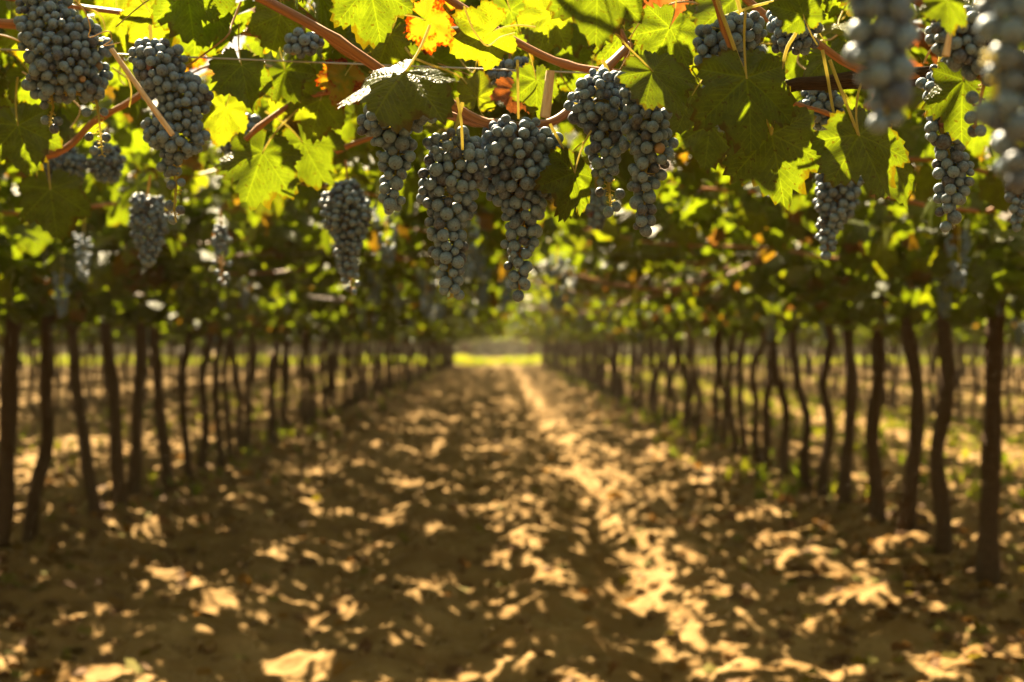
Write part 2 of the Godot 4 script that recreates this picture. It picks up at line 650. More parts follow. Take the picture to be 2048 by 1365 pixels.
# places that the sun reaches in the photograph: no leaf of the near canopy hangs in the way
const SUNLIT := [[1705, 60, 0.86, 0.05], [1720, 150, 0.86, 0.045], [1745, 225, 0.86, 0.045], [2005, 250, 0.80, 0.05], [1985, 60, 0.80, 0.04], [105, 225, 2.02, 0.04], [200, 260, 2.02, 0.045], [702, 560, 2.75, 0.06], [440, 530, 3.5, 0.06],
	[1285, 440, 1.74, 0.04], [1850, 180, 1.66, 0.04], [1640, 430, 2.35, 0.045], [815, 170, 1.58, 0.06], [1145, 380, 1.76, 0.07], [350, 420, 2.0, 0.04], [860, 330, 1.75, 0.03], [500, 490, 3.3, 0.05], [1220, 400, 1.8, 0.03], [1575, 150, 1.60, 0.012], [1765, 340, 1.62, 0.03], [1330, 200, 1.64, 0.03]]


func clear_of(p: Vector3, size: float) -> bool:
	for k in SUNLIT:
		var from := at(k[0], k[1], k[2])
		if (p - from).dot(sun_way) > 0.03 and (p - from).cross(sun_way).length() < k[3] + size * 0.55: return false
	var s := seen_at(p)
	if s.z < 0.35: return true
	var m := size * 0.9 / s.z * FOCAL
	for k in keep_clear:
		if s.z < k[4] + 0.07 and s.x > k[0] - m and s.x < k[2] + m and s.y > k[1] - m and s.y < k[3] + m: return false
	return true


# ---------------------------------------------------------------- what hangs in focus, read off the photograph: [y, x left, x right] rows and a depth
func bunch_list() -> Array:
	return [
		{"label": "stepped grape bunch half covered by the big drooping leaf with bright glints", "depth": 1.72, "hang": [800, 165], "outline": [[200, 740, 862], [230, 720, 872], [262, 722, 845], [290, 752, 838], [325, 755, 832], [355, 757, 820], [385, 755, 812], [418, 762, 806]]},
		{"label": "large long grape bunch with two green stalks, narrowing to a ragged tail", "depth": 1.75, "hang": [925, 205], "outline": [[272, 850, 960], [300, 842, 975], [340, 835, 978], [385, 838, 965], [420, 852, 948], [470, 852, 938], [510, 858, 935], [550, 868, 930], [578, 874, 926]], "tails": [[[[895, 520], [900, 555], [905, 596]], [[888, 580], [918, 590]]]]},
		{"label": "grape bunch below the arched cane with broad shoulders and a slim pointed end", "depth": 1.78, "hang": [1010, 245], "outline": [[248, 965, 1090], [272, 952, 1112], [305, 960, 1122], [345, 963, 1120], [378, 962, 1112], [405, 985, 1098], [440, 1006, 1090], [480, 1007, 1074], [520, 1008, 1070], [560, 1010, 1062], [594, 1024, 1056]]},
		{"label": "grape bunch with a bare stalk and two lone berries dangling below", "depth": 1.80, "hang": [1205, 120], "outline": [[148, 1180, 1262], [185, 1135, 1272], [230, 1130, 1266], [270, 1168, 1262], [310, 1172, 1255], [340, 1180, 1240], [362, 1190, 1228]], "tails": [[[[1212, 340], [1219, 375], [1221, 412]], [[1200, 384], [1240, 388], [1217, 424], [1232, 414], [1229, 342]]]]},
		{"label": "long grape bunch ending in a knob with one pinkish berry", "depth": 1.74, "hang": [1265, 110], "outline": [[148, 1225, 1292], [180, 1232, 1315], [230, 1245, 1345], [280, 1245, 1350], [320, 1250, 1345], [360, 1252, 1330], [400, 1260, 1318], [440, 1263, 1312], [464, 1270, 1306]]},
		{"label": "slender column-shaped grape bunch beside a narrow hanging leaf", "depth": 1.66, "hang": [1885, 90], "outline": [[132, 1858, 1905], [165, 1838, 1920], [210, 1842, 1915], [260, 1850, 1922], [300, 1860, 1936], [340, 1865, 1945], [380, 1872, 1938], [420, 1872, 1925], [457, 1882, 1910]]},
		{"label": "triangular grape bunch below two broad green leaves, rim-lit on one side", "depth": 2.35, "hang": [1680, 280], "outline": [[325, 1642, 1715], [360, 1628, 1726], [400, 1630, 1722], [430, 1632, 1710], [460, 1633, 1682], [490, 1635, 1675], [516, 1642, 1668]]},
		{"label": "dark grape bunch behind the forked green stalk and lobed leaf", "depth": 1.72, "hang": [1470, -20], "outline": [[38, 1445, 1530], [65, 1395, 1532], [100, 1385, 1525], [132, 1388, 1480], [168, 1402, 1440]]},
		{"label": "compact grape bunch crossed by a slanting leaf stalk", "depth": 1.76, "hang": [1590, -30], "outline": [[12, 1545, 1640], [40, 1530, 1646], [65, 1536, 1642], [92, 1548, 1632]]},
		{"label": "big out-of-focus grape bunch hanging free, with large bright-edged berries", "depth": 0.86, "hang": [1765, -90], "outline": [[-45, 1690, 1840], [20, 1685, 1842], [80, 1697, 1842], [130, 1705, 1840], [180, 1722, 1830], [220, 1728, 1815], [262, 1740, 1795]]},
		{"label": "very blurred grape bunch with a yellow bare stalk, cut by the frame", "depth": 0.80, "hang": [2030, -90], "outline": [[-50, 1945, 2090], [40, 1955, 2110], [120, 1970, 2110], [190, 1985, 2095], [250, 1972, 2090], [310, 1985, 2100], [355, 2000, 2070]], "tails": [[[[1985, 110], [1990, 170], [1996, 240]], [[1972, 225]]]]},
		{"label": "small grape bunch tucked under the thick dark cordon", "depth": 1.97, "hang": [1645, 160], "outline": [[178, 1610, 1682], [200, 1595, 1692], [225, 1600, 1690], [247, 1606, 1658]]},
		{"label": "loose grape bunch trailing a bare yellow stalk next to the pale stick", "depth": 1.46, "hang": [1930, -20], "outline": [[32, 1870, 1960], [60, 1850, 1988], [95, 1865, 1990], [135, 1905, 1990]], "tails": [[[[1955, 130], [1968, 170], [1958, 215], [1950, 255]], [[1942, 150], [1978, 160], [1945, 195], [1942, 235], [1972, 232], [1948, 262], [1962, 262]]]]},
		{"label": "wide full grape bunch above two bare yellow stalks with single berries", "depth": 2.02, "hang": [110, -60], "outline": [[-20, 60, 150], [15, 35, 150], [50, 33, 180], [90, 38, 216], [130, 45, 220], [165, 50, 216], [192, 62, 206]], "tails": [[[[100, 180], [106, 215], [100, 240], [104, 262]], [[88, 210], [116, 196], [126, 193], [90, 240], [116, 242], [108, 258]]], [[[188, 185], [195, 215], [200, 260], [204, 310]], [[172, 225], [208, 224], [178, 274], [212, 275], [187, 301], [214, 298]]]]},
		{"label": "straggling grape bunch with a pale straw-coloured stick lying across it", "depth": 2.0, "hang": [300, 50], "outline": [[85, 268, 335], [110, 252, 375], [145, 258, 382], [180, 282, 420], [202, 308, 426], [228, 300, 408], [260, 288, 412], [290, 298, 416], [318, 314, 372], [345, 318, 368]], "tails": [[[[345, 330], [352, 370], [348, 420], [352, 445]], [[362, 365], [342, 370], [338, 410], [360, 420], [345, 440]]]]},
		{"label": "blurred cone-shaped grape bunch with a glittering sunlit tip", "depth": 2.75, "hang": [690, 320], "outline": [[368, 668, 720], [400, 642, 740], [430, 645, 742], [470, 658, 732], [510, 668, 722], [550, 680, 714]], "tails": [[[[698, 500], [700, 545], [703, 590]], [[688, 545], [712, 552], [690, 562], [715, 568], [697, 578], [708, 584]]]]},
		{"label": "blurred round grape bunch above a shaded leaf with a brown spot", "depth": 2.95, "hang": [120, 250], "outline": [[295, 90, 150], [325, 70, 175], [345, 75, 172], [368, 95, 158]]},
		{"label": "blurred round grape bunch under a lone dangling berry stalk", "depth": 2.95, "hang": [215, 250], "outline": [[292, 185, 240], [320, 172, 252], [340, 178, 250], [360, 192, 236]]},
		{"label": "dim grape bunch behind the shaded pair of dark leaves", "depth": 2.55, "hang": [480, 200], "outline": [[240, 455, 520], [268, 432, 528], [295, 442, 505], [315, 452, 490]]},
		{"label": "sparse grape tip glittering above the trunk row", "depth": 3.5, "hang": [440, 420], "outline": [[455, 425, 455], [480, 422, 462], [505, 428, 460]], "tails": [[[[440, 490], [442, 530], [446, 570]], [[428, 525], [458, 528], [434, 545], [452, 552], [440, 562], [449, 570]]]]},
		{"label": "narrow dim grape bunch behind the sunlit twisted leaf", "depth": 3.1, "hang": [1192, 340], "outline": [[385, 1172, 1214], [420, 1170, 1218], [455, 1180, 1210]]},
		{"label": "dusky grape bunch hanging over a bank of shaded leaves at the frame edge", "depth": 2.2, "hang": [2035, 290], "outline": [[335, 2012, 2062], [370, 2008, 2066], [410, 2012, 2060], [450, 2022, 2048]]},
		{"label": "flat cluster of grapes above the arched cane beside a curled dry leaf", "depth": 2.1, "hang": [1020, 95], "outline": [[128, 980, 1062], [145, 974, 1068], [166, 984, 1060]]},
		{"label": "tiny grape cluster with a red berry under the orange cane", "depth": 2.05, "hang": [610, 50], "outline": [[72, 570, 630], [88, 566, 648], [103, 575, 625]]},
		{"label": "few grapes showing behind the edge of the lobed leaf", "depth": 2.15, "hang": [1455, 180], "outline": [[205, 1428, 1470], [235, 1425, 1474], [268, 1440, 1464]]},
		{"label": "bluish shaded grape bunch among dark leaves over the trunk row", "depth": 3.0, "hang": [300, 350], "outline": [[395, 262, 330], [440, 255, 336], [490, 268, 326], [525, 280, 314]]},
		{"label": "two-berry tuft of grapes in the bright leaves under the canopy top", "depth": 2.0, "hang": [715, 0], "outline": [[20, 700, 722], [38, 700, 728], [52, 708, 728]]},
	]


# [x, y of the leaf's base, depth, way the tip points (180 is down), base-to-tip in pixels, tilt sideways, tilt upwards, tone, shape]
func leaf_list() -> Array:
	return [
		[1493, 155, 1.60, 176, 150, 0.15, 0.25, 1, 0], [1543, 268, 1.64, 170, 148, -0.1, 0.2, 1, 1], [1718, 270, 1.62, 160, 140, 0.15, 0.3, 1, 2],
		[1305, 142, 1.64, 150, 118, 0.3, 0.7, 1, 3], [808, 146, 1.58, 186, 165, -0.12, 1.75, 0, 4], [1195, -40, 1.50, 182, 135, 0.1, 0.2, 1, 5],
		[738, -30, 1.62, 168, 118, 0.2, 0.2, 1, 6], [985, 62, 1.90, 238, 95, 0.1, -0.3, 3, 7], [1150, 345, 1.76, 206, 105, 1.15, 0.3, 2, 0],
		[1928, 160, 1.57, 188, 125, -1.1, 0.1, 1, 1], [525, 305, 2.30, 196, 118, 0.1, 0.3, 0, 2], [605, 285, 2.42, 150, 105, -0.3, 0.2, 0, 3],
		[100, 378, 2.60, 172, 100, 0.2, 0.2, 1, 4], [35, 250, 2.30, 165, 105, 0.3, 0.2, 0, 5], [955, 195, 2.0, 10, 62, 0.2, 0.1, 3, 6],
		[1030, 178, 1.98, 196, 62, 0.5, 0.6, 5, 7], [1607, 30, 1.56, 338, 78, 0.2, -0.2, 2, 0], [1340, 55, 1.90, 205, 100, 0.2, 0.1, 2, 1],
		[1895, 0, 1.30, 185, 75, 0.3, 0.3, 1, 2], [1072, 160, 1.97, 178, 78, 0.4, 0.2, 0, 3], [482, 130, 2.10, 170, 92, 0.5, 0.4, 1, 4],
		[570, 140, 2.20, 150, 80, -0.6, 0.3, 1, 5], [1440, 130, 1.95, 230, 78, 0.2, 0.1, 3, 6], [1385, 190, 1.9, 200, 90, -0.3, 0.4, 1, 7],
		[300, 25, 2.2, 150, 95, 0.1, -0.2, 3, 0], [395, 40, 2.25, 205, 92, 0.2, -0.1, 2, 1], [235, 30, 2.3, 170, 90, -0.2, -0.2, 3, 2],
		[850, 40, 2.0, 120, 80, 0.2, -0.3, 4, 3], [780, 70, 2.05, 210, 78, -0.4, 0.0, 3, 4], [640, 200, 2.3, 190, 85, 0.4, -0.2, 3, 5],
		[1250, 60, 2.0, 165, 95, 0.2, 0.0, 2, 6], [1100, 30, 2.1, 195, 90, 0.3, -0.1, 3, 7], [1020, 20, 2.15, 160, 85, 0.2, 0.0, 2, 0],
		[1240, 215, 2.2, 185, 80, 0.3, 0.1, 2, 1], [690, 150, 2.2, 200, 72, 0.5, 0.0, 4, 2], [1660, 110, 1.9, 170, 80, -0.6, 0.4, 1, 3],
		[1790, 330, 1.9, 165, 95, 0.5, 0.4, 1, 4], [1420, 250, 2.2, 190, 95, 0.2, 0.3, 0, 5], [60, 150, 2.35, 160, 75, 0.3, -0.1, 2, 6],
		[450, 215, 2.3, 185, 80, 0.6, -0.1, 3, 7], [1130, 330, 1.9, 200, 75, -0.3, -0.2, 3, 2], [560, 30, 2.1, 190, 85, 0.4, -0.1, 3, 3],
	]


func pixel_path(pts: Array, depth: float) -> Array:
	var out := []
	for p in pts: out.append(at(p[0], p[1], p[2] if p.size() > 2 else depth))
	return out


func smooth(p: Array, per := 4) -> Array:
	var out := []
	for a in p.size() - 1:
		for k in per:
			var p0: Vector3 = p[maxi(a - 1, 0)]
			var p1: Vector3 = p[a]
			out.append(p1.cubic_interpolate(p[a + 1], p0, p[mini(a + 2, p.size() - 1)], float(k) / per))
	out.append(p[-1])
	return out


# ---------------------------------------------------------------- build
func _ready() -> void:
	rng.seed = 77
	# camera
	cam = Camera3D.new()
	cam.name = "camera"
	var look := CameraAttributesPhysical.new()
	look.frustum_focal_length = 50.0
	look.frustum_focus_distance = 1.76
	look.exposure_aperture = 4.6
	cam.attributes = look
	cam.position = Vector3(0, 1.3, 0)
	cam.rotation = Vector3(deg_to_rad(0.15), deg_to_rad(-0.4835), 0)
	add_child(cam)
	cam.near = 0.05
	cam.far = 600.0
	cam.projection = Camera3D.PROJECTION_FRUSTUM
	cam.size = 2.0 * cam.near * 682.5 / FOCAL
	cam.frustum_offset = Vector2.ZERO
	cam.current = true
	# sky and exposure
	var env := Environment.new()
	env.background_mode = Environment.BG_SKY
	var sky := Sky.new()
	var air := ProceduralSkyMaterial.new()
	air.sky_top_color = Color(0.56, 0.58, 0.57)
	air.sky_horizon_color = Color(0.84, 0.78, 0.64)
	air.ground_bottom_color = Color(0.25, 0.2, 0.12)
	air.ground_horizon_color = Color(0.6, 0.52, 0.4)
	air.sky_curve = 0.2
	air.sky_energy_multiplier = 0.66
	air.sun_angle_max = 8.0
	sky.sky_material = air
	env.sky = sky
	env.tonemap_mode = Environment.TONE_MAPPER_LINEAR
	env.tonemap_exposure = 8.2
	env.fog_enabled = true                    # thin golden haze between the rows
	env.fog_density = 0.0013
	env.fog_light_color = Color(1.0, 0.93, 0.8)
	env.sdfgi_enabled = true
	env.ssao_enabled = true
	env.ssil_enabled = true
	var we := WorldEnvironment.new()
	we.name = "air"
	we.environment = env
	add_child(we)
	# sun: high ahead, a little to one side of the aisle
	var sun := DirectionalLight3D.new()
	sun.name = "sun"
	sun.light_color = Color(1.0, 0.915, 0.755)
	sun.light_energy = 1.6
	sun.light_angular_distance = 0.5
	sun.shadow_enabled = true
	add_child(sun)
	sun.rotation = Vector3(deg_to_rad(-50.0), deg_to_rad(180.0 + 22.0), 0)
	sun_way = sun.basis.z

	noise_a.seed = 3
	noise_a.frequency = 0.55
	noise_b.seed = 4
	noise_b.frequency = 1.7
	noise_b.fractal_octaves = 3
	noise_c.seed = 5
	noise_c.frequency = 6.0
	noise_d.seed = 6
	noise_d.noise_type = FastNoiseLite.TYPE_CELLULAR
	noise_d.frequency = 4.5
	make_materials()
	make_leaf_templates()
	build_ground()
	for s in bunch_list():
		var x0 := 1e9
		var x1 := -1e9
		for o in s.outline:
			x0 = minf(x0, o[1])
			x1 = maxf(x1, o[2])
		keep_clear.append([x0, s.outline[0][0], x1, s.outline[-1][0], s.depth])
	for l in leaf_list():
		if l[2] < 1.8: keep_clear.append([l[0] - l[4] * 0.6, l[1], l[0] + l[4] * 0.6, l[1] + l[4] * 0.9, l[2]])
	build_vines()
	build_bunches()
	build_wires()
	build_litter()


func build_ground() -> void:
	var xs := []
	var zs := []
	var x := 0.0
	while x < 90.0:
		xs.append(x)
		x += 0.042 if x < 4.2 else 0.16 if x < 12.0 else (x - 12.0) * 0.25 + 0.3
	var left := xs.duplicate()
	left.reverse()
	left.pop_back()
	var all_x := []
	for q in left: all_x.append(-q)
	all_x.append_array(xs)
	var d := -6.0
	while d < 260.0:
		zs.append(-d)
		d += 0.25 if d < 4.5 else 0.045 if d < 12.0 else 0.1 if d < 22.0 else 0.3 if d < 45.0 else 0.6 if d < 90.0 else 6.0
	var s := Shape.new()
	var nx := all_x.size()
	var hs := PackedFloat32Array()
	for z in zs:
		for q in all_x:
			hs.append(height(q, z))
	for b in zs.size():
		for a in nx:
			var a0 := maxi(a - 1, 0)
			var a1 := mini(a + 1, nx - 1)
			var b0 := maxi(b - 1, 0)
			var b1 := mini(b + 1, zs.size() - 1)
			s.v.append(Vector3(all_x[a], hs[b * nx + a], zs[b]))
			var dx: float = (hs[b * nx + a1] - hs[b * nx + a0]) / (all_x[a1] - all_x[a0])
			var dz: float = (hs[b1 * nx + a] - hs[b0 * nx + a]) / (zs[b1] - zs[b0])
			s.n.append(Vector3(-dx, 1, -dz).normalized())
			s.u.append(Vector2(all_x[a], zs[b]))
			s.c.append(Color.WHITE)
	for b in zs.size() - 1:
		for a in nx - 1:
			var k := b * nx + a
			s.i.append_array(PackedInt32Array([k, k + nx, k + 1, k + 1, k + nx, k + nx + 1]))
	tag(put("ground", s.mesh(M["soil"]), self), "sandy tilled soil of the vineyard floor", "ground", "", "structure")


# trunk bends of the first vines of each row, sideways offset at rising heights, as in the photograph
const BENDS_RIGHT := [[0.0, 0.0, 0.0, 0.02, 0.03, 0.02], [0.02, 0.0, -0.03, 0.02, 0.03, 0.01], [0.0, 0.03, 0.06, 0.09, 0.02, -0.02], [0.03, 0.0, -0.03, 0.0, 0.02, 0.0], [0.0, -0.01, 0.02, 0.03, 0.0, 0.0]]
const BENDS_LEFT := [[-0.06, 0.0, 0.0, 0.03, 0.05, 0.06], [-0.05, -0.02, 0.02, 0.04, 0.05, 0.06], [0.12, 0.08, 0.02, -0.03, -0.06, -0.10], [0.06, 0.04, 0.03, 0.0, -0.04, -0.05], [-0.04, 0.0, 0.02, 0.03, 0.04, 0.05], [0.07, 0.04, 0.0, -0.02, -0.03, -0.02]]


func trunk_path(r: RandomNumberGenerator, bends: Array) -> Array:
	var p := []
	var lean := r.randfn(0.0, 0.05)
	for k in 6:
		var h := -0.08 + 0.33 * k
		var bx: float = bends[k] if bends else r.randfn(0.0, 0.035) + lean * (k - 2.5) * 0.4
		p.append(Vector3(bx, h, r.randfn(0.0, 0.03)))
	return p


func arm_path(top: Vector3, to: Vector3, r: RandomNumberGenerator) -> Array:
	var q := wander(top + (to - top).normalized() * 0.12 + Vector3(0, 0.10, 0), to, 6, r, 0.05)
	q.push_front(top + Vector3(0, -0.06, 0))
	return smooth(q, 2)


func build_vines() -> void:
	var r := RandomNumberGenerator.new()
	r.seed = 21
	# shared pieces for the vines farther off
	var trunks := []
	var arms := []
	var canes := []
	var crowns := []
	var thin_crowns := []
	for k in 7:
		var path := trunk_path(r, [])
		trunks.append([trunk_mesh(path, r.randf_range(0.032, 0.05), k), path[-1]])
	for k in 8:
		var side := 1.0 if k % 2 == 0 else -1.0
		var along := 0.0 if k < 4 else 1.0
		var to := Vector3(side * 0.75, 1.78, 0.1) if along == 0.0 else Vector3(0.08, 1.75, side * 0.5)
		arms.append(tube_mesh(arm_path(Vector3(0, 1.57, 0), to, r), 0.03, 0.016, 7, "bark", 0.2))
	for k in 6:
		var side := 1.0 if k % 2 == 0 else -1.0
		canes.append(tube_mesh(smooth(wander(Vector3(side * 0.7, 1.77, 0), Vector3(side * 2.7, r.randf_range(1.72, 1.95), r.randf_range(-0.5, 0.5)), 7, r, 0.26), 2), 0.008, 0.0035, 5, "cane"))
	for k in 12:                                                # six open crowns, then six dense ones
		var s := Shape.new()
		for q in canopy_spots(r, 1280 if k < 6 else 2150, 40 + k, 0.85 if k < 6 else 0.34, 0.45 if k < 6 else 0.5):
			s.paste(leaf_low[r.randi() % 8], leaf_pose(r, q[0], q[1]), tone_color(r, q[2]))
		crowns.append(s.mesh(M["foliage"]))
	# every vine: [x, depth, bends]
	var near := []
	var rest := []
	var more := []
	for side in [0, 1]:
		for row in 5:
			var x0 := (ROW_RIGHT + ROW_GAP * row) if side == 0 else (ROW_LEFT - ROW_GAP * row)
			var d := 7.2 - VINE_GAP * 13 if side == 0 else 8.0 - VINE_GAP * 14
			var k := -13 if side == 0 else -14
			while d < BLOCK_END:
				var bends := []
				var table: Array = BENDS_RIGHT if side == 0 else BENDS_LEFT
				if row == 0 and k >= 0 and k < table.size(): bends = table[k]
				var x := x0 + (r.randfn(0.0, 0.05) if bends.is_empty() else 0.0)
				var dd := d + r.randfn(0.0, 0.07)
				var edge := absf(x) / 0.36
				if row == 0 and d < 6.2: near.append([x, dd, side])
				elif row == 0 or (row == 1 and d > edge - 1.0 and d < 47.0): rest.append([x, dd, row, side, bends])
				elif d > -3.0: more.append([x, dd])
				d += VINE_GAP
				k += 1
	for row in range(-9, 10):                                    # the next block beyond the grass headland
		var d := 107.0
		while d < 140.0:
			more.append([-0.17 + ROW_GAP * (row + 0.5), d + r.randfn(0.0, 0.1)])
			d += 1.3
	# vines with the leaves that are seen one by one
	for q in near:
		var foot := Vector3(q[0], height(q[0], -q[1]), -q[1])
		var v := base("grapevine", foot)
		var tk: Array = trunks[r.randi() % 7]
		put("trunk", tk[0], v)
		for k in [0, 1, 4, 5]:
			put("cordon", arms[k], v)
		put("cane", canes[(0 if q[2] == 1 else 1) + 2 * (r.randi() % 3)], v)
		var s := Shape.new()
		var single := 0
		for l in canopy_spots(r, 700 if q[1] < 2.4 else 1150, 500 + near.find(q), 0.1, 0.25 if q[1] < 2.4 else 0.34):
			var p: Vector3 = l[0]
			if q[1] < 5.4: l[1] *= r.randf_range(0.62, 1.0)
			var xf := leaf_pose(r, p, l[1])
			var w := foot + p
			if not clear_of(w, l[1]): continue
			var c := seen_at(w)
			if c.z > 0.3 and c.z < 1.25 and c.y > -170.0 and c.x > -250 and c.x < 2300: continue
			var shape := r.randi() % 8
			if c.z > 1.2 and c.z < 3.3 and c.x > -120 and c.x < 2170 and c.y > -110 and single < 300:
				single += 1
				put("petiole", petiole_mesh[shape], put("leaf", leaf_mesh[shape], v, xf, M[TONES[l[2]]]))
			else:
				s.paste(leaf_mid[shape], xf, tone_color(r, l[2]))
		put("foliage", s.mesh(M["foliage"]), v).set_meta("kind", "stuff")
		tag(v, "grapevine of the row beside the aisle, its leafy canes arching overhead", "grapevine", "grapevines whose canopy roofs the aisle")
		v.set_meta("side", q[2])
	dress_near_vines(near)
	# vines seen as trunks in their rows
	for q in rest:
		var foot := Vector3(q[0], height(q[0], -q[1]), -q[1])
		var v := base("grapevine", foot)
		var bends: Array = q[4]
		if bends:
			var path := trunk_path(r, bends)
			put("trunk", trunk_mesh(path, r.randf_range(0.042, 0.052), int(q[1] * 10)), v)
			put("cordon", tube_mesh(arm_path(path[-1], Vector3(0.7, 1.78, 0.1), r), 0.034, 0.016, 7, "bark", 0.2), v)
			put("cordon", tube_mesh(arm_path(path[-1], Vector3(-0.7, 1.78, -0.1), r), 0.034, 0.016, 7, "bark", 0.2), v)
		else:
			var tk: Array = trunks[r.randi() % 7]
			put("trunk", tk[0], v)
			if q[1] < 40.0:
				put("cordon", arms[r.randi() % 2 * 2], v)
				put("cordon", arms[1 + r.randi() % 2 * 2], v)
		if q[1] < 16.0:
			for k in 3: put("cane", canes[r.randi() % 6], v)
		var turn := Transform3D(Basis(Vector3.UP, PI * (r.randi() % 2)).scaled(Vector3.ONE * r.randf_range(0.97, 1.04)), Vector3(0, r.randf_range(-0.03, 0.05), 0))
		put("foliage", crowns[r.randi() % 6 + (6 if q[3] == 1 else 0)], v, turn).set_meta("kind", "stuff")
		var row_name: String = ["row beside the aisle", "second row from the aisle", "third row from the aisle"][q[2]]
		var side_name: String = "grassier" if q[3] == 0 else "shadier"
		tag(v, "slim dark grapevine trunk in the %s, %s side" % [row_name, side_name], "grapevine", "grapevine trunks of the %s, %s side" % [row_name, side_name])
	# the vines farther off than one could count
	var whole := ArrayMesh.new()
	for part in [trunks[2][0], arms[0], arms[1], crowns[3]]:
		whole.add_surface_from_arrays(Mesh.PRIMITIVE_TRIANGLES, (part as ArrayMesh).surface_get_arrays(0))
		whole.surface_set_material(whole.get_surface_count() - 1, (part as ArrayMesh).surface_get_material(0))
	var mm := MultiMesh.new()
	mm.transform_format = MultiMesh.TRANSFORM_3D
	mm.mesh = whole
	mm.instance_count = more.size()
	for k in more.size():
		var q: Array = more[k]
		mm.set_instance_transform(k, Transform3D(Basis(Vector3.UP, PI * (r.randi() % 2) + r.randfn(0, 0.06)), Vector3(q[0], height(q[0], -q[1]), -q[1])))
	var mo := MultiMeshInstance3D.new()
	mo.name = "distant_vines"
	mo.multimesh = mm
	add_child(mo)
	tag(mo, "mass of farther grapevine rows beyond the trunks and past the grass headland", "grapevines", "", "stuff")


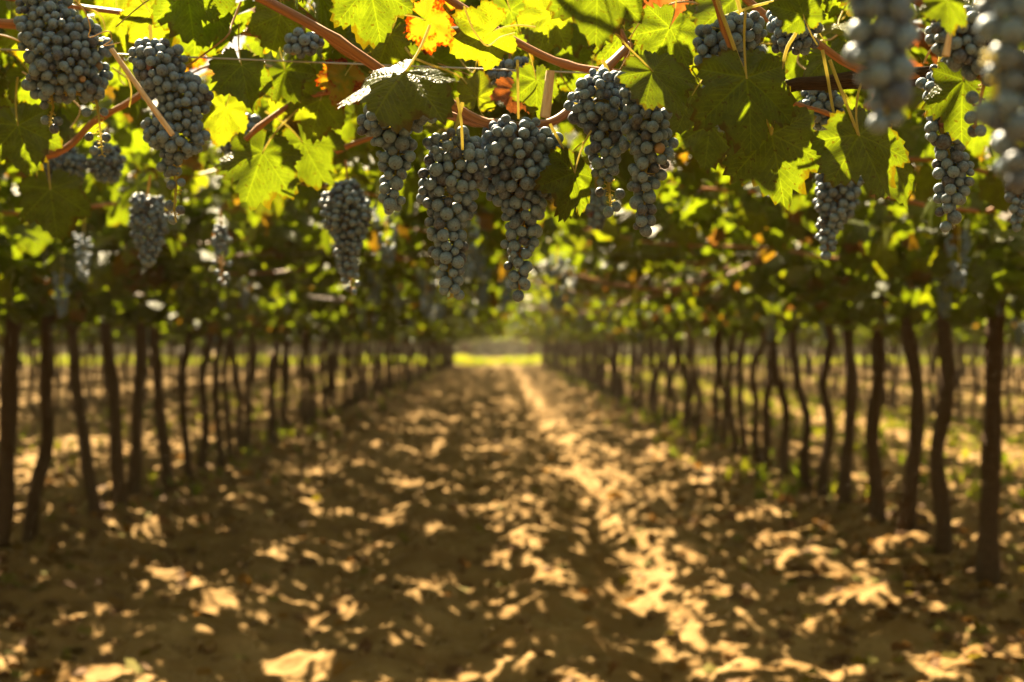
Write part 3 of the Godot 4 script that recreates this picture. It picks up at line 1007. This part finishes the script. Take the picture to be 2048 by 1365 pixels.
# canes, stalks and leaves that hang in focus; each belongs to the nearest vine of its row
func dress_near_vines(near: Array) -> void:
	var vines := []
	for c in get_children():
		if c.has_meta("side"): vines.append(c)
	var owner_of := func(p: Vector3) -> Node3D:
		var side := 1 if p.x < 0.0 else 0
		var best: Node3D = null
		for v in vines:
			if v.get_meta("side") == side and (best == null or absf(v.position.z - p.z) < absf(best.position.z - p.z)): best = v
		return best
	for l in leaf_list():
		var p := at(l[0], l[1], l[2])
		var v: Node3D = owner_of.call(p)
		var a := deg_to_rad(l[3])
		var b := cam.transform.basis
		var z := (b * Vector3(l[5], l[6], 1.0)).normalized()
		var y := b * Vector3(sin(a), cos(a), 0)
		y = (y - z * y.dot(z)).normalized()
		var x := y.cross(z)
		var w: float = l[4] / FOCAL * l[2]
		put("petiole", petiole_mesh[l[8]], put("leaf", leaf_mesh[l[8]], v, Transform3D(Basis(x * w, y * w, z * w), p - v.position), M[TONES[l[7]]]))
	for spot in [[100, 395, 2.6], [70, 420, 2.6], [130, 425, 2.6], [1500, 200, 1.6], [1470, 230, 1.6]]:      # extra leaves added up the sun ray to keep these spots shaded
		var p := at(spot[0], spot[1], spot[2]) + sun_way * rng.randf_range(0.2, 0.3)
		var v: Node3D = owner_of.call(p)
		put("leaf", leaf_mesh[rng.randi() % 8], v, Transform3D(leaf_pose(rng, Vector3.ZERO, 0.085).basis, p - v.position), M[TONES[1 + rng.randi() % 2]])
	var canes := [
		["cane", 0.0062, 0.0058, 1.75, [[-1500, -260, 1.95], [-500, -120, 1.9], [200, -95, 1.82], [480, -25], [530, 0], [650, 65, 1.72], [740, 125, 1.72], [800, 165, 1.74], [880, 197, 1.76], [950, 237, 1.78], [1000, 251, 1.78], [1060, 252, 1.8], [1112, 240, 1.82], [1165, 195, 1.85], [1200, 150, 1.9], [1260, 90, 1.95]]],
		["cane", 0.0060, 0.0050, 1.95, [[-1300, -250, 2.1], [200, -180, 2.0], [760, -80], [900, 0], [1000, 65], [1110, 122], [1200, 142], [1300, 150]]],
		["cane", 0.0058, 0.0055, 1.80, [[845, 196], [880, 222], [930, 240], [1000, 250]]],
		["cane", 0.0048, 0.0040, 1.62, [[1405, -60], [1432, 0], [1445, 45], [1465, 102]]],
		["cane", 0.0056, 0.0050, 1.82, [[1440, -60], [1490, -5], [1530, 30], [1580, 60], [1640, 90], [1700, 130], [1780, 150, 1.85], [1900, 150, 1.9]]],
		["bark", 0.0085, 0.016, 1.88, [[1575, 174], [1600, 168], [1650, 166], [1720, 158], [1850, 150], [2300, 120, 1.95], [3200, 60, 2.0], [4300, 60, 2.05]]],
		["cane", 0.0065, 0.0060, 2.05, [[-2600, -60], [-900, 20], [-30, 46], [40, 54], [100, 62], [180, 60]]],
		["dry cane", 0.0034, 0.0040, 1.93, [[222, 98], [260, 152], [345, 270]]],
		["cane", 0.0062, 0.0050, 2.40, [[40, 325], [130, 298], [185, 245], [262, 202], [330, 150], [400, 70]]],
		["dry cane", 0.0060, 0.0075, 1.96, [[1101, 142], [1096, 185], [1090, 234]]],
		["dry cane", 0.0042, 0.0018, 1.40, [[1892, 112], [1898, 78], [1907, 26]]],
		["cane", 0.0050, 0.0042, 2.30, [[490, 280], [530, 245], [600, 200], [680, 180]]],
		["cane", 0.0035, 0.0028, 1.85, [[1578, 204], [1610, 214], [1640, 222], [1690, 240]]],
		["cane", 0.0058, 0.0050, 2.15, [[560, -20], [640, 60], [700, 110], [760, 120]]],
		["cane", 0.0045, 0.0040, 1.95, [[1240, 60], [1255, 100], [1250, 130]]],
		["cane", 0.0050, 0.0045, 2.6, [[640, 320], [700, 290], [760, 270]]],
		["stalk", 0.0026, 0.0020, 1.61, [[1425, -40], [1438, 10], [1457, 62], [1478, 120], [1493, 155]]],
		["stalk", 0.0022, 0.0018, 1.62, [[1610, 28], [1590, 70], [1572, 104], [1556, 190], [1543, 268]]],
		["stalk", 0.0021, 0.0017, 1.66, [[1645, 100], [1655, 150], [1663, 200], [1668, 226]]],
		["stalk", 0.0021, 0.0017, 1.62, [[1660, 120], [1690, 200], [1718, 270]]],
		["stalk", 0.0019, 0.0017, 1.70, [[914, 195], [922, 240], [925, 300]]],
		["stalk", 0.0019, 0.0016, 1.90, [[1035, 120], [1036, 180], [1037, 238]]],
		["stalk", 0.0019, 0.0015, 1.76, [[1100, 248], [1128, 300], [1150, 345]]],
		["stalk", 0.0020, 0.0016, 1.80, [[1438, 38], [1500, 15], [1560, 0], [1620, -12]]],
		["stalk", 0.0014, 0.0009, 1.80, [[928, 12], [940, 45], [952, 68], [975, 92], [1000, 75], [1030, 66]]],
		["stalk brown", 0.0010, 0.0006, 1.95, [[150, 0], [170, 25], [180, 55], [178, 75], [215, 62], [222, 80], [205, 92], [240, 85]]],
		["stalk", 0.0016, 0.0012, 2.0, [[250, 140], [262, 180], [258, 215]]],
	]
	for c in canes:
		var p := smooth(pixel_path(c[4], c[3]), 4)
		var v: Node3D = owner_of.call(p[p.size() / 2])
		var local := []
		for q in p: local.append(q - v.position)
		var s := Shape.new()
		var rad := taper(local.size(), c[1], c[2])
		if c[0] == "cane":
			for k in rad.size():
				if k % 6 == 3: rad[k] *= 1.28                   # swollen nodes
		s.tube(local, rad, 8, Color.WHITE, 0.25 if c[0] == "bark" else 0.06, c[3])
		put("leaf_stalk" if "stalk" in c[0] else "cordon" if c[0] == "bark" else "cane", s.mesh(M[c[0]]), v)
	var r := RandomNumberGenerator.new()
	r.seed = 35
	for k in 90:                                                # loose leaf stalks, tendrils and twigs in the nearest canopy
		var p0 := at(r.randf_range(-60, 2100), r.randf_range(-60, 170), r.randf_range(1.85, 2.9))
		if not clear_of(p0, 0.06): continue
		var drop := Vector3(r.randfn() * 0.06, -r.randf_range(0.01, 0.10), r.randfn() * 0.04)
		var p := smooth(wander(p0, p0 + drop, 4, r, 0.022), 3)
		var v: Node3D = owner_of.call(p0)
		var local := []
		for q in p: local.append(q - v.position)
		var wide := r.randf_range(0.0008, 0.0022)
		put("leaf_stalk", tube_mesh(local, wide, wide * 0.7, 5, ["stalk", "stalk brown", "cane", "dry cane"][r.randi() % 4]), v)
	for v in vines: v.remove_meta("side")


func build_bunches() -> void:
	var s := Shape.new()
	s.paste(sphere_template(14, 9), Transform3D.IDENTITY, Color.WHITE)
	berry = s.mesh(M["grape bloom"])
	var ball := sphere_template(7, 5)
	for b in bunch_list(): add_bunch(b)
	# bunches farther down the aisle, too blurred to tell their berries apart
	var r := RandomNumberGenerator.new()
	r.seed = 91
	var kinds := []
	for k in 4:
		var g := Shape.new()
		var st := Shape.new()
		st.tube([Vector3(0, 0.06, 0), Vector3(0.004, -0.05, 0), Vector3(0, -0.19, 0)], [0.003, 0.0025, 0.0015], 5, Color.WHITE)
		for q in 78:
			var t := pow(r.randf(), 0.8)
			var reach := (0.052 if k % 2 == 0 else 0.042) * (1.0 - 0.72 * t) * sqrt(r.randf_range(0.4, 1.0))
			var a := r.randf() * TAU
			var w := 0.0078 * r.randf_range(0.88, 1.1)
			g.paste(ball, Transform3D(Basis.from_scale(Vector3.ONE * w), Vector3(cos(a) * reach, -t * 0.2, sin(a) * reach)), Color.WHITE)
		kinds.append([g.mesh(M["grape bloom"]), st.mesh(M["stalk"])])
	for k in 80:
		var d := 4.6 + 20.0 * pow(r.randf(), 1.5)
		var x := r.randf_range(-0.42, 0.42) * d
		x = clampf(x, -4.5, 4.2)
		var row := minf(absf(x - ROW_RIGHT), absf(x - ROW_LEFT))
		var y := 1.74 - 0.16 * exp(-pow(row / 0.8, 2)) + r.randf_range(-0.08, 0.08)
		var b := base("grape_bunch", Vector3(x, y, -d))
		b.rotation.y = r.randf() * TAU
		b.scale = Vector3.ONE * r.randf_range(0.85, 1.15)
		var m: Array = kinds[r.randi() % 4]
		put("berries", m[0], b).set_meta("kind", "stuff")
		put("stem", m[1], b)
		tag(b, "small blurred grape bunch hanging from the canopy farther down the aisle", "grapes", "grape bunches farther down the aisle")


func build_wires() -> void:
	var add := func(a: Vector3, b: Vector3, label: String, group: String) -> void:
		var p := []
		for k in 9:
			var t := k / 8.0
			p.append((b - a) * t + Vector3(0, -0.015 * 4.0 * t * (1.0 - t), 0))
		var s := Shape.new()
		s.tube(p, taper(9, 0.0013, 0.0013), 5, Color.WHITE)
		var o := put("trellis_wire", s.mesh(M["steel"]), self, Transform3D(Basis.IDENTITY, a))
		tag(o, label, "wire", group)
	add.call(at(-3000, -40, 2.06), at(4600, 262, 2.06), "thin bright trellis wire crossing the leaves behind the nearest bunches", "")
	for k in 3:
		var d := 7.0 + 3.6 * k
		add.call(Vector3(ROW_LEFT, 1.76, -d), Vector3(ROW_RIGHT, 1.76, -d), "thin steel trellis wire stretched across the aisle under the canopy", "cross wires of the trellis")
	for x in [ROW_LEFT, ROW_RIGHT]:
		add.call(Vector3(x, 1.70, 3.0), Vector3(x, 1.70, -BLOCK_END), "thin steel wire running along a vine row at trunk-top height", "row wires of the trellis")


func scatter(called: String, mesh: ArrayMesh, xfs: Array, cols: Array, label: String, category: String) -> void:
	var mm := MultiMesh.new()
	mm.transform_format = MultiMesh.TRANSFORM_3D
	mm.use_colors = true
	mm.mesh = mesh
	mm.instance_count = xfs.size()
	for k in xfs.size():
		mm.set_instance_transform(k, xfs[k])
		mm.set_instance_color(k, cols[k])
	var o := MultiMeshInstance3D.new()
	o.name = called
	o.multimesh = mm
	add_child(o)
	tag(o, label, category, "", "stuff")


func build_litter() -> void:
	var r := RandomNumberGenerator.new()
	r.seed = 63
	# dry leaves dropped on the soil
	var s := Shape.new()
	s.paste(leaf_low[2], Transform3D.IDENTITY, Color.WHITE)
	var xfs := []
	var cols := []
	for k in 9000:
		var d := 4.5 + 34.0 * pow(r.randf(), 1.7)
		var x := r.randf_range(-7.5, 7.5)
		if r.randf() < 0.6: x = (ROW_RIGHT if r.randf() < 0.5 else ROW_LEFT) + r.randfn(0.0, 0.55)
		var w := r.randf_range(0.035, 0.075)
		var b := Basis(Vector3.UP, r.randf() * TAU) * Basis(Vector3.RIGHT, -PI / 2 + r.randfn(0, 0.5)) * Basis.from_scale(Vector3.ONE * w)
		xfs.append(Transform3D(b, Vector3(x, height(x, -d) + 0.015, -d)))
		cols.append([Color(0.16, 0.085, 0.032), Color(0.11, 0.055, 0.02), Color(0.21, 0.11, 0.02), Color(0.16, 0.14, 0.02)][r.randi() % 4])
	scatter("fallen_leaves", s.mesh(M["litter"]), xfs, cols, "dry brown and yellow vine leaves scattered on the soil", "fallen leaves")
	# clods of dry soil
	var c := Shape.new()
	var ball := sphere_template(7, 5)
	var bv: PackedVector3Array = ball[0]
	for k in bv.size():
		bv[k] = bv[k] * (0.8 + 0.5 * noise_c.get_noise_3dv(bv[k] * 0.35)) * Vector3(1, 0.7, 1)
	c.paste([bv, ball[1], ball[2], ball[3]], Transform3D.IDENTITY, Color.WHITE)
	xfs = []
	cols = []
	for k in 9000:
		var d := 4.8 + 26.0 * pow(r.randf(), 1.6)
		var x := r.randf_range(-5.0, 5.0)
		var w := 0.012 + 0.035 * pow(r.randf(), 3.0)
		xfs.append(Transform3D(Basis.from_euler(Vector3(r.randfn(0, 0.3), r.randf() * TAU, r.randfn(0, 0.3))) * Basis.from_scale(Vector3(w, w * 0.8, w)), Vector3(x, height(x, -d) + w * 0.2, -d)))
		var t := r.randf_range(0.8, 1.15)
		cols.append(Color(0.19 * t, 0.12 * t, 0.048 * t))
	scatter("soil_clods", c.mesh(M["clod"]), xfs, cols, "small clods of dry sandy soil strewn over the aisle", "soil")
	# weeds under the rows and the grass of the headland
	var tuft := Shape.new()
	for k in 16:
		var a := r.randf() * TAU
		var out := Vector3(cos(a), 0, sin(a))
		var side := Vector3(-sin(a), 0, cos(a)) * 0.05
		var h := r.randf_range(0.5, 1.0)
		var p := [out * 0.05, out * 0.18 + Vector3(0, h * 0.6, 0), out * r.randf_range(0.35, 0.6) + Vector3(0, h, 0)]
		tuft.paste([PackedVector3Array([p[0] - side, p[0] + side, p[1] - side * 0.8, p[1] + side * 0.8, p[2]]), PackedVector3Array([out, out, out, out, out]), PackedVector2Array([Vector2.ZERO, Vector2.ZERO, Vector2.ZERO, Vector2.ZERO, Vector2.ZERO]), PackedInt32Array([0, 1, 2, 2, 1, 3, 2, 3, 4])], Transform3D.IDENTITY, Color.WHITE)
	var tuft_mesh := tuft.mesh(M["grass blade"])
	xfs = []
	cols = []
	for k in 4800:
		var d := 11.0 + 55.0 * pow(r.randf(), 1.2)
		var x := (ROW_RIGHT if r.randf() < 0.65 else ROW_LEFT) + r.randfn(0.0, 0.3)
		if r.randf() < 0.8: x = r.randf_range(3.9, 7.6) if r.randf() < 0.6 else r.randf_range(9.2, 13.0) if r.randf() < 0.6 else r.randf_range(-7.4, -4.2)
		var w := r.randf_range(0.06, 0.2)
		xfs.append(Transform3D(Basis(Vector3.UP, r.randf() * TAU).scaled(Vector3.ONE * w), Vector3(x, height(x, -d) - 0.01, -d)))
		cols.append([Color(0.18, 0.23, 0.025), Color(0.27, 0.28, 0.035)][r.randi() % 2])
	scatter("weeds", tuft_mesh, xfs, cols, "low green weed tufts along the vine rows and in the side aisle", "weeds")
	# trees that close the view past the farther block
	var clump := Shape.new()
	for k in 60:
		var p := Vector3(r.randfn(), r.randfn(), r.randfn()).normalized() * pow(r.randf(), 0.4)
		clump.paste(leaf_low[k % 8], leaf_pose(r, p, 0.42), Color.WHITE)
	xfs = []
	cols = []
	for k in 2600:
		var x := r.randf_range(-70.0, 70.0) if k % 3 else r.randf_range(-14.0, 14.0)
		var top := 5.0 + 2.2 * noise_a.get_noise_1d(x * 0.35)
		var w := r.randf_range(0.5, 0.95)
		xfs.append(Transform3D(Basis(Vector3.UP, r.randf() * TAU).scaled(Vector3.ONE * w), Vector3(x, r.randf_range(0.2, top), -r.randf_range(146.0, 152.0))))
		cols.append([Color(0.09, 0.13, 0.02), Color(0.15, 0.19, 0.03), Color(0.24, 0.25, 0.04)][r.randi() % 3])
	scatter("treeline", clump.mesh(M["grass blade"]), xfs, cols, "distant belt of leafy trees closing the view beyond the vineyard", "trees")
	xfs = []
	cols = []
	for k in 20000:
		var d := r.randf_range(86.0, 105.0)
		var x := r.randf_range(-40.0, 40.0)
		var rich := noise_a.get_noise_2d(x * 0.7, d * 0.7)
		if rich < -0.12 or (absf(x) < 1.2 and r.randf() < 0.7): continue
		var w := r.randf_range(0.15, 0.36) * (1.0 + 2.2 * maxf(rich, 0.0))
		xfs.append(Transform3D(Basis(Vector3.UP, r.randf() * TAU).scaled(Vector3(w * 1.3, w, w * 1.3)), Vector3(x, height(x, -d) - 0.01, -d)))
		cols.append([Color(0.22, 0.29, 0.03), Color(0.3, 0.34, 0.04), Color(0.36, 0.35, 0.05)][r.randi() % 3])
	scatter("headland_grass", tuft_mesh, xfs, cols, "sunlit strip of bright grass across the end of the aisle", "grass")
